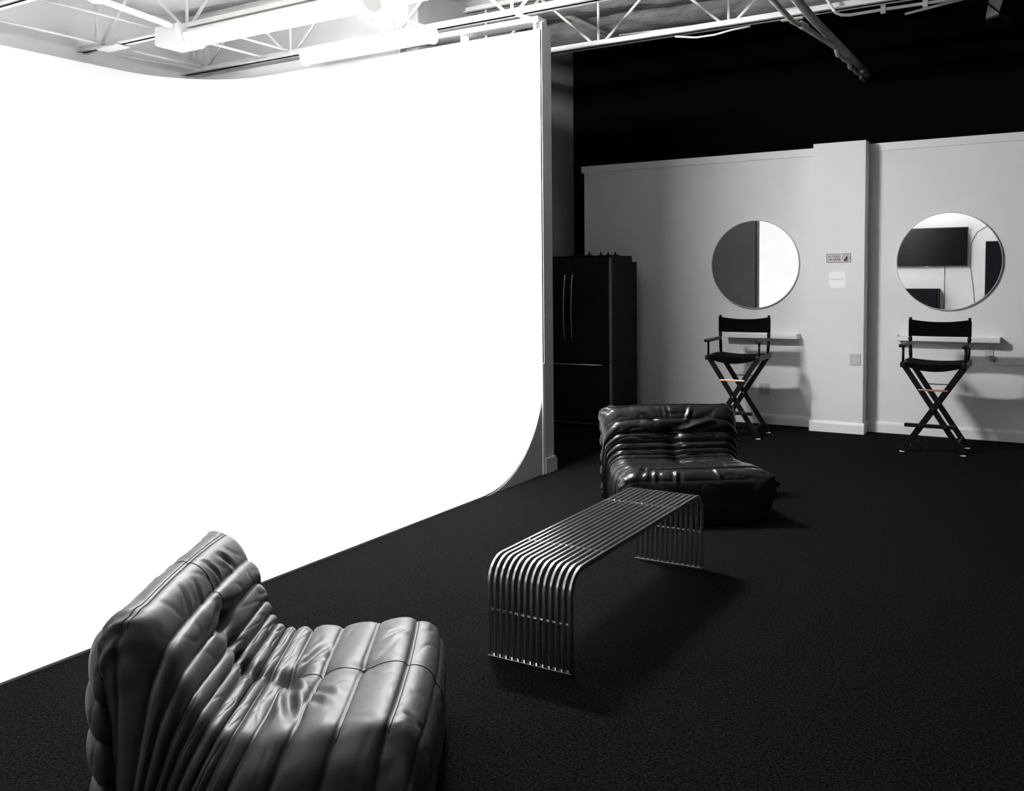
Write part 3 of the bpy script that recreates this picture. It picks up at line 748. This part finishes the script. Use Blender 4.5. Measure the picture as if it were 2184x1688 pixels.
text_mesh('FOOD', 0.028, 'lettering', 'signblk', sg, (-sw*0.235, -0.0042, sh*0.17), 0.0010, width=sw*0.31)
text_mesh('OR DRINK', 0.028, 'lettering', 'signblk', sg, (-sw*0.435, -0.0042, -sh*0.17), 0.0010, width=sw*0.54)
circ = lambda r, x=0, z=0: [(x+r*math.cos(2*math.pi*k/40), z+r*math.sin(2*math.pi*k/40)) for k in range(40)]
px0 = sw*0.30; rr = sh*0.40
ring(MB(), circ(rr, px0), circ(rr-0.005, px0), -0.005, -0.003).build('prohibition_ring', 'signred', sg)
MB().prism([(px0-0.018, -0.024), (px0+0.006, -0.024), (px0+0.003, -0.003), (px0-0.010, 0.002), (px0-0.018, -0.006)], 1, -0.0040, -0.003)\
    .prism([(px0-0.001, -0.022), (px0+0.014, -0.022), (px0+0.019, 0.016), (px0-0.004, 0.016)], 1, -0.0041, -0.003)\
    .prism([(px0-0.022, -0.028), (px0+0.024, -0.028), (px0+0.024, -0.024), (px0-0.022, -0.024)], 1, -0.004, -0.003).build('food_symbol', 'signblk', sg)
MB().beam((px0-rr*0.70, -0.0055, rr*0.70), (px0+rr*0.70, -0.0055, -rr*0.70), 0.005, 0.0014).build('slash', 'signred', sg)
a, b = at(1768, 580, 1, YP), at(1803, 614.5, 1, YP)
qw = b.x-a.x
q = thing('sticker', 'blank white square sticker with rounded corners below the framed sign', 'sticker', ((a.x+b.x)/2, YP, (a.z+b.z)/2))
MB().prism(rrect(qw, a.z-b.z, 0.025), 1, -0.002, 0).build('card', 'paper', q)
text_mesh('HEIGHTS', 0.02, 'lettering', 'greyink', q, (-qw*0.38, -0.0026, 0.004), 0.0, width=qw*0.76)
q['label'] = 'white rounded sticker reading HEIGHTS, below the framed sign'

# ------------------------------------------------------------------ fridge
def fridge():
    x0, x1, yf, yb, H = -5.00, -4.08, 8.69, 9.44, 1.79
    cx_ = (x0+x1)/2; hw = (x1-x0)/2; D = yb-yf
    t = thing('refrigerator', 'tall dark french door refrigerator at the end of the partition wall', 'refrigerator', (cx_, (yf+yb)/2, 0))
    f = -D/2; zs = 0.69
    MB().box((-hw+0.008, f+0.085, 0.03), (hw-0.008, D/2, H-0.045), 0.008).build('body', 'fridge_side', t)
    MB().box((-hw+0.02, f+0.10, 0.0), (hw-0.02, D/2-0.03, 0.03)).build('kick_base', 'rack', t)
    MB().box((-hw+0.01, f+0.03, H-0.045), (hw-0.01, D/2-0.13, H+0.02), 0.004).build('top_cover', 'fridge_side', t)
    for s in (-1, 1):
        lo, hi = (-hw, -0.003) if s < 0 else (0.003, hw)
        b = MB(); xx = np.linspace(lo, hi, 13)
        poly = [(x, f+0.006-0.012*math.sin(math.pi*(x-lo)/(hi-lo))+0.006) for x in xx] + [(hi, f+0.078), (lo, f+0.078)]
        d = b.prism(poly, 2, zs+0.004, H).build('door', 'fridge', t, smooth='auto')
        hx = s*0.045
        pts = [(hx, f+0.01, 0.875), (hx, f-0.030, 0.90)]
        for k in range(0, 13): pts.append((hx+s*0.0, f-0.032-0.03*math.sin(math.pi*k/12), 0.90+0.68*k/12))
        pts += [(hx, f-0.030, 1.60), (hx, f+0.01, 1.615)]
        MB().tube(pts, 0.011, 8).build('handle', 'handle', d, smooth=True)
        if s > 0:
            for (zz) in (H-0.06, H-0.17): MB().box((0.33, f-0.004, zz-0.025), (0.40, f+0.006, zz+0.025), 0.002).build('magnet', 'rack', d)
            MB().box((0.10, f-0.012, 1.335), (0.31, f-0.004, 1.385), 0.002).build('badge', 'rack', d)
    dr = MB().prism([(x, f+0.012-0.012*math.sin(math.pi*(x+hw)/(2*hw))) for x in np.linspace(-hw, hw, 17)]+[(hw, f+0.078), (-hw, f+0.078)], 2, 0.06, zs-0.004).build('freezer_drawer', 'fridge', t, smooth='auto')
    MB().tube([(-hw+0.07, f+0.005, 0.655), (-hw+0.075, f-0.04, 0.655), (0, f-0.05, 0.655), (hw-0.075, f-0.04, 0.655), (hw-0.07, f+0.005, 0.655)], 0.010, 8).build('handle', 'handle', dr, smooth=True)
    MB().box((hw-0.001, f+0.002, 0.06), (hw+0.003, f+0.050, zs-0.006)).box((hw-0.001, f+0.002, zs+0.006), (hw+0.003, f+0.050, H-0.004)).build('door_edge', 'fridge_edge', t)
    MB().box((hw-0.04, f-0.002, 0.018), (hw, f+0.01, 0.035)).box((-hw, f-0.002, 0.018), (hw-0.04, f+0.004, 0.03)).build('kick_trim', 'fridge_edge', t)
    # two low racks of pointed finials standing on top
    zt = H+0.0205
    for n_, (xc, yc) in enumerate(((hw-0.36, f+0.10), (hw-0.14, f+0.28))):
        rk = thing('finial_rack', ('low dark rack with small pointed finials on the fridge, nearer the doors', 'low dark rack with small pointed finials on the fridge, nearer its right side')[n_], 'rack', (cx_+xc, (yf+yb)/2+yc, zt), group='racks on the refrigerator')
        MB().box((-0.12, -0.03, 0), (0.12, 0.03, 0.008), 0.002).build('tray', 'rack', rk)
        for k in range(3):
            x = -0.085+k*0.085
            MB().tube([(x, 0, 0.007), (x, 0, 0.016), (x, 0, 0.026), (x, 0, 0.034), (x, 0, 0.046)], [0.024, 0.018, 0.006, 0.009, 0.003], 8).build('finial', 'rack', rk, smooth=True)
fridge()
# pale cord hanging at the corner of the black wall
pts = []
for k in range(26):
    y = 374+k*(118/25); pts.append(at(1213.5+1.2*math.sin(k*1.3), y, 1, YB-0.035))
hc = rod('hanging_cord', 'thin knotted pale cord hanging on the black wall left of the partition', 'cord', pts, [0.006+0.004*abs(math.sin(k*2.1)) for k in range(26)], 'cord')

# ------------------------------------------------------------------ front wall seen in the mirror
YF = -2.0
def tv():
    x0, x1, z0, z1 = -3.30, -1.75, 1.71, 2.53
    t = thing('television', 'wall mounted black television seen in the right mirror', 'television', ((x0+x1)/2, YF, (z0+z1)/2))
    hw, hh = (x1-x0)/2, (z1-z0)/2
    MB().box((-hw, 0.10, -hh), (hw, 0.14, hh), 0.005).build('bezel', 'tvframe', t)
    MB().box((-hw+0.012, 0.139, -hh+0.018), (hw-0.012, 0.142, hh-0.012)).build('screen', 'screen', t)
    MB().box((-0.2, 0, -0.2), (0.2, 0.10, 0.2), 0.004).build('wall_mount', 'tvframe', t)
    MB().box((-0.03, 0.142, -hh-0.002), (0.03, 0.145, -hh+0.012)).build('logo_tab', 'plastic', t)
tv()
def cabinet(name, label, cat, x0, x1, d, H, doors):
    t = thing(name, label, cat, ((x0+x1)/2, YF+0.002, 0)); hw = (x1-x0)/2
    MB().box((-hw, 0, 0), (hw, d, H), 0.004).build('body', 'navy', t)
    for k in range(doors):
        a = -hw+0.01+(2*hw-0.02)*k/doors; b = -hw+0.01+(2*hw-0.02)*(k+1)/doors
        dd = MB().box((a+0.004, d, 0.06), (b-0.004, d+0.02, H-0.01), 0.002).build('door', 'navy', t)
        MB().tube([(b-0.06, d+0.02, H*0.5), (b-0.06, d+0.045, H*0.5), (b-0.06, d+0.045, H*0.62), (b-0.06, d+0.02, H*0.62)], 0.006, 6).build('handle', 'handle', dd, smooth=True)
cabinet('storage_cabinet', 'low dark navy cabinet below the television, seen in the right mirror', 'cabinet', -3.52, -2.28, 0.42, 1.25, 2)
cabinet('wardrobe', 'tall black cabinet at the right of the television, seen in the mirror', 'cabinet', -1.43, -0.45, 0.10, 2.22, 1)
rod('cable', 'thin cable hanging straight down from the middle of the television', 'cable', [(-2.20, YF+0.012, 1.75), (-2.20, YF+0.012, 1.4), (-2.195, YF+0.012, 1.0), (-2.20, YF+0.012, 0.3)], 0.006, 'cable')
rod('cable', 'curving cable on the white wall beside the television', 'cable', [(-1.2, YF+0.012, 2.56), (-1.42, YF+0.012, 2.54), (-1.60, YF+0.012, 2.42), (-1.70, YF+0.012, 2.2), (-1.71, YF+0.012, 1.7), (-1.65, YF+0.012, 1.25), (-1.62, YF+0.012, 0.9), (-1.60, YF+0.012, 0.3)], 0.006, 'cable')
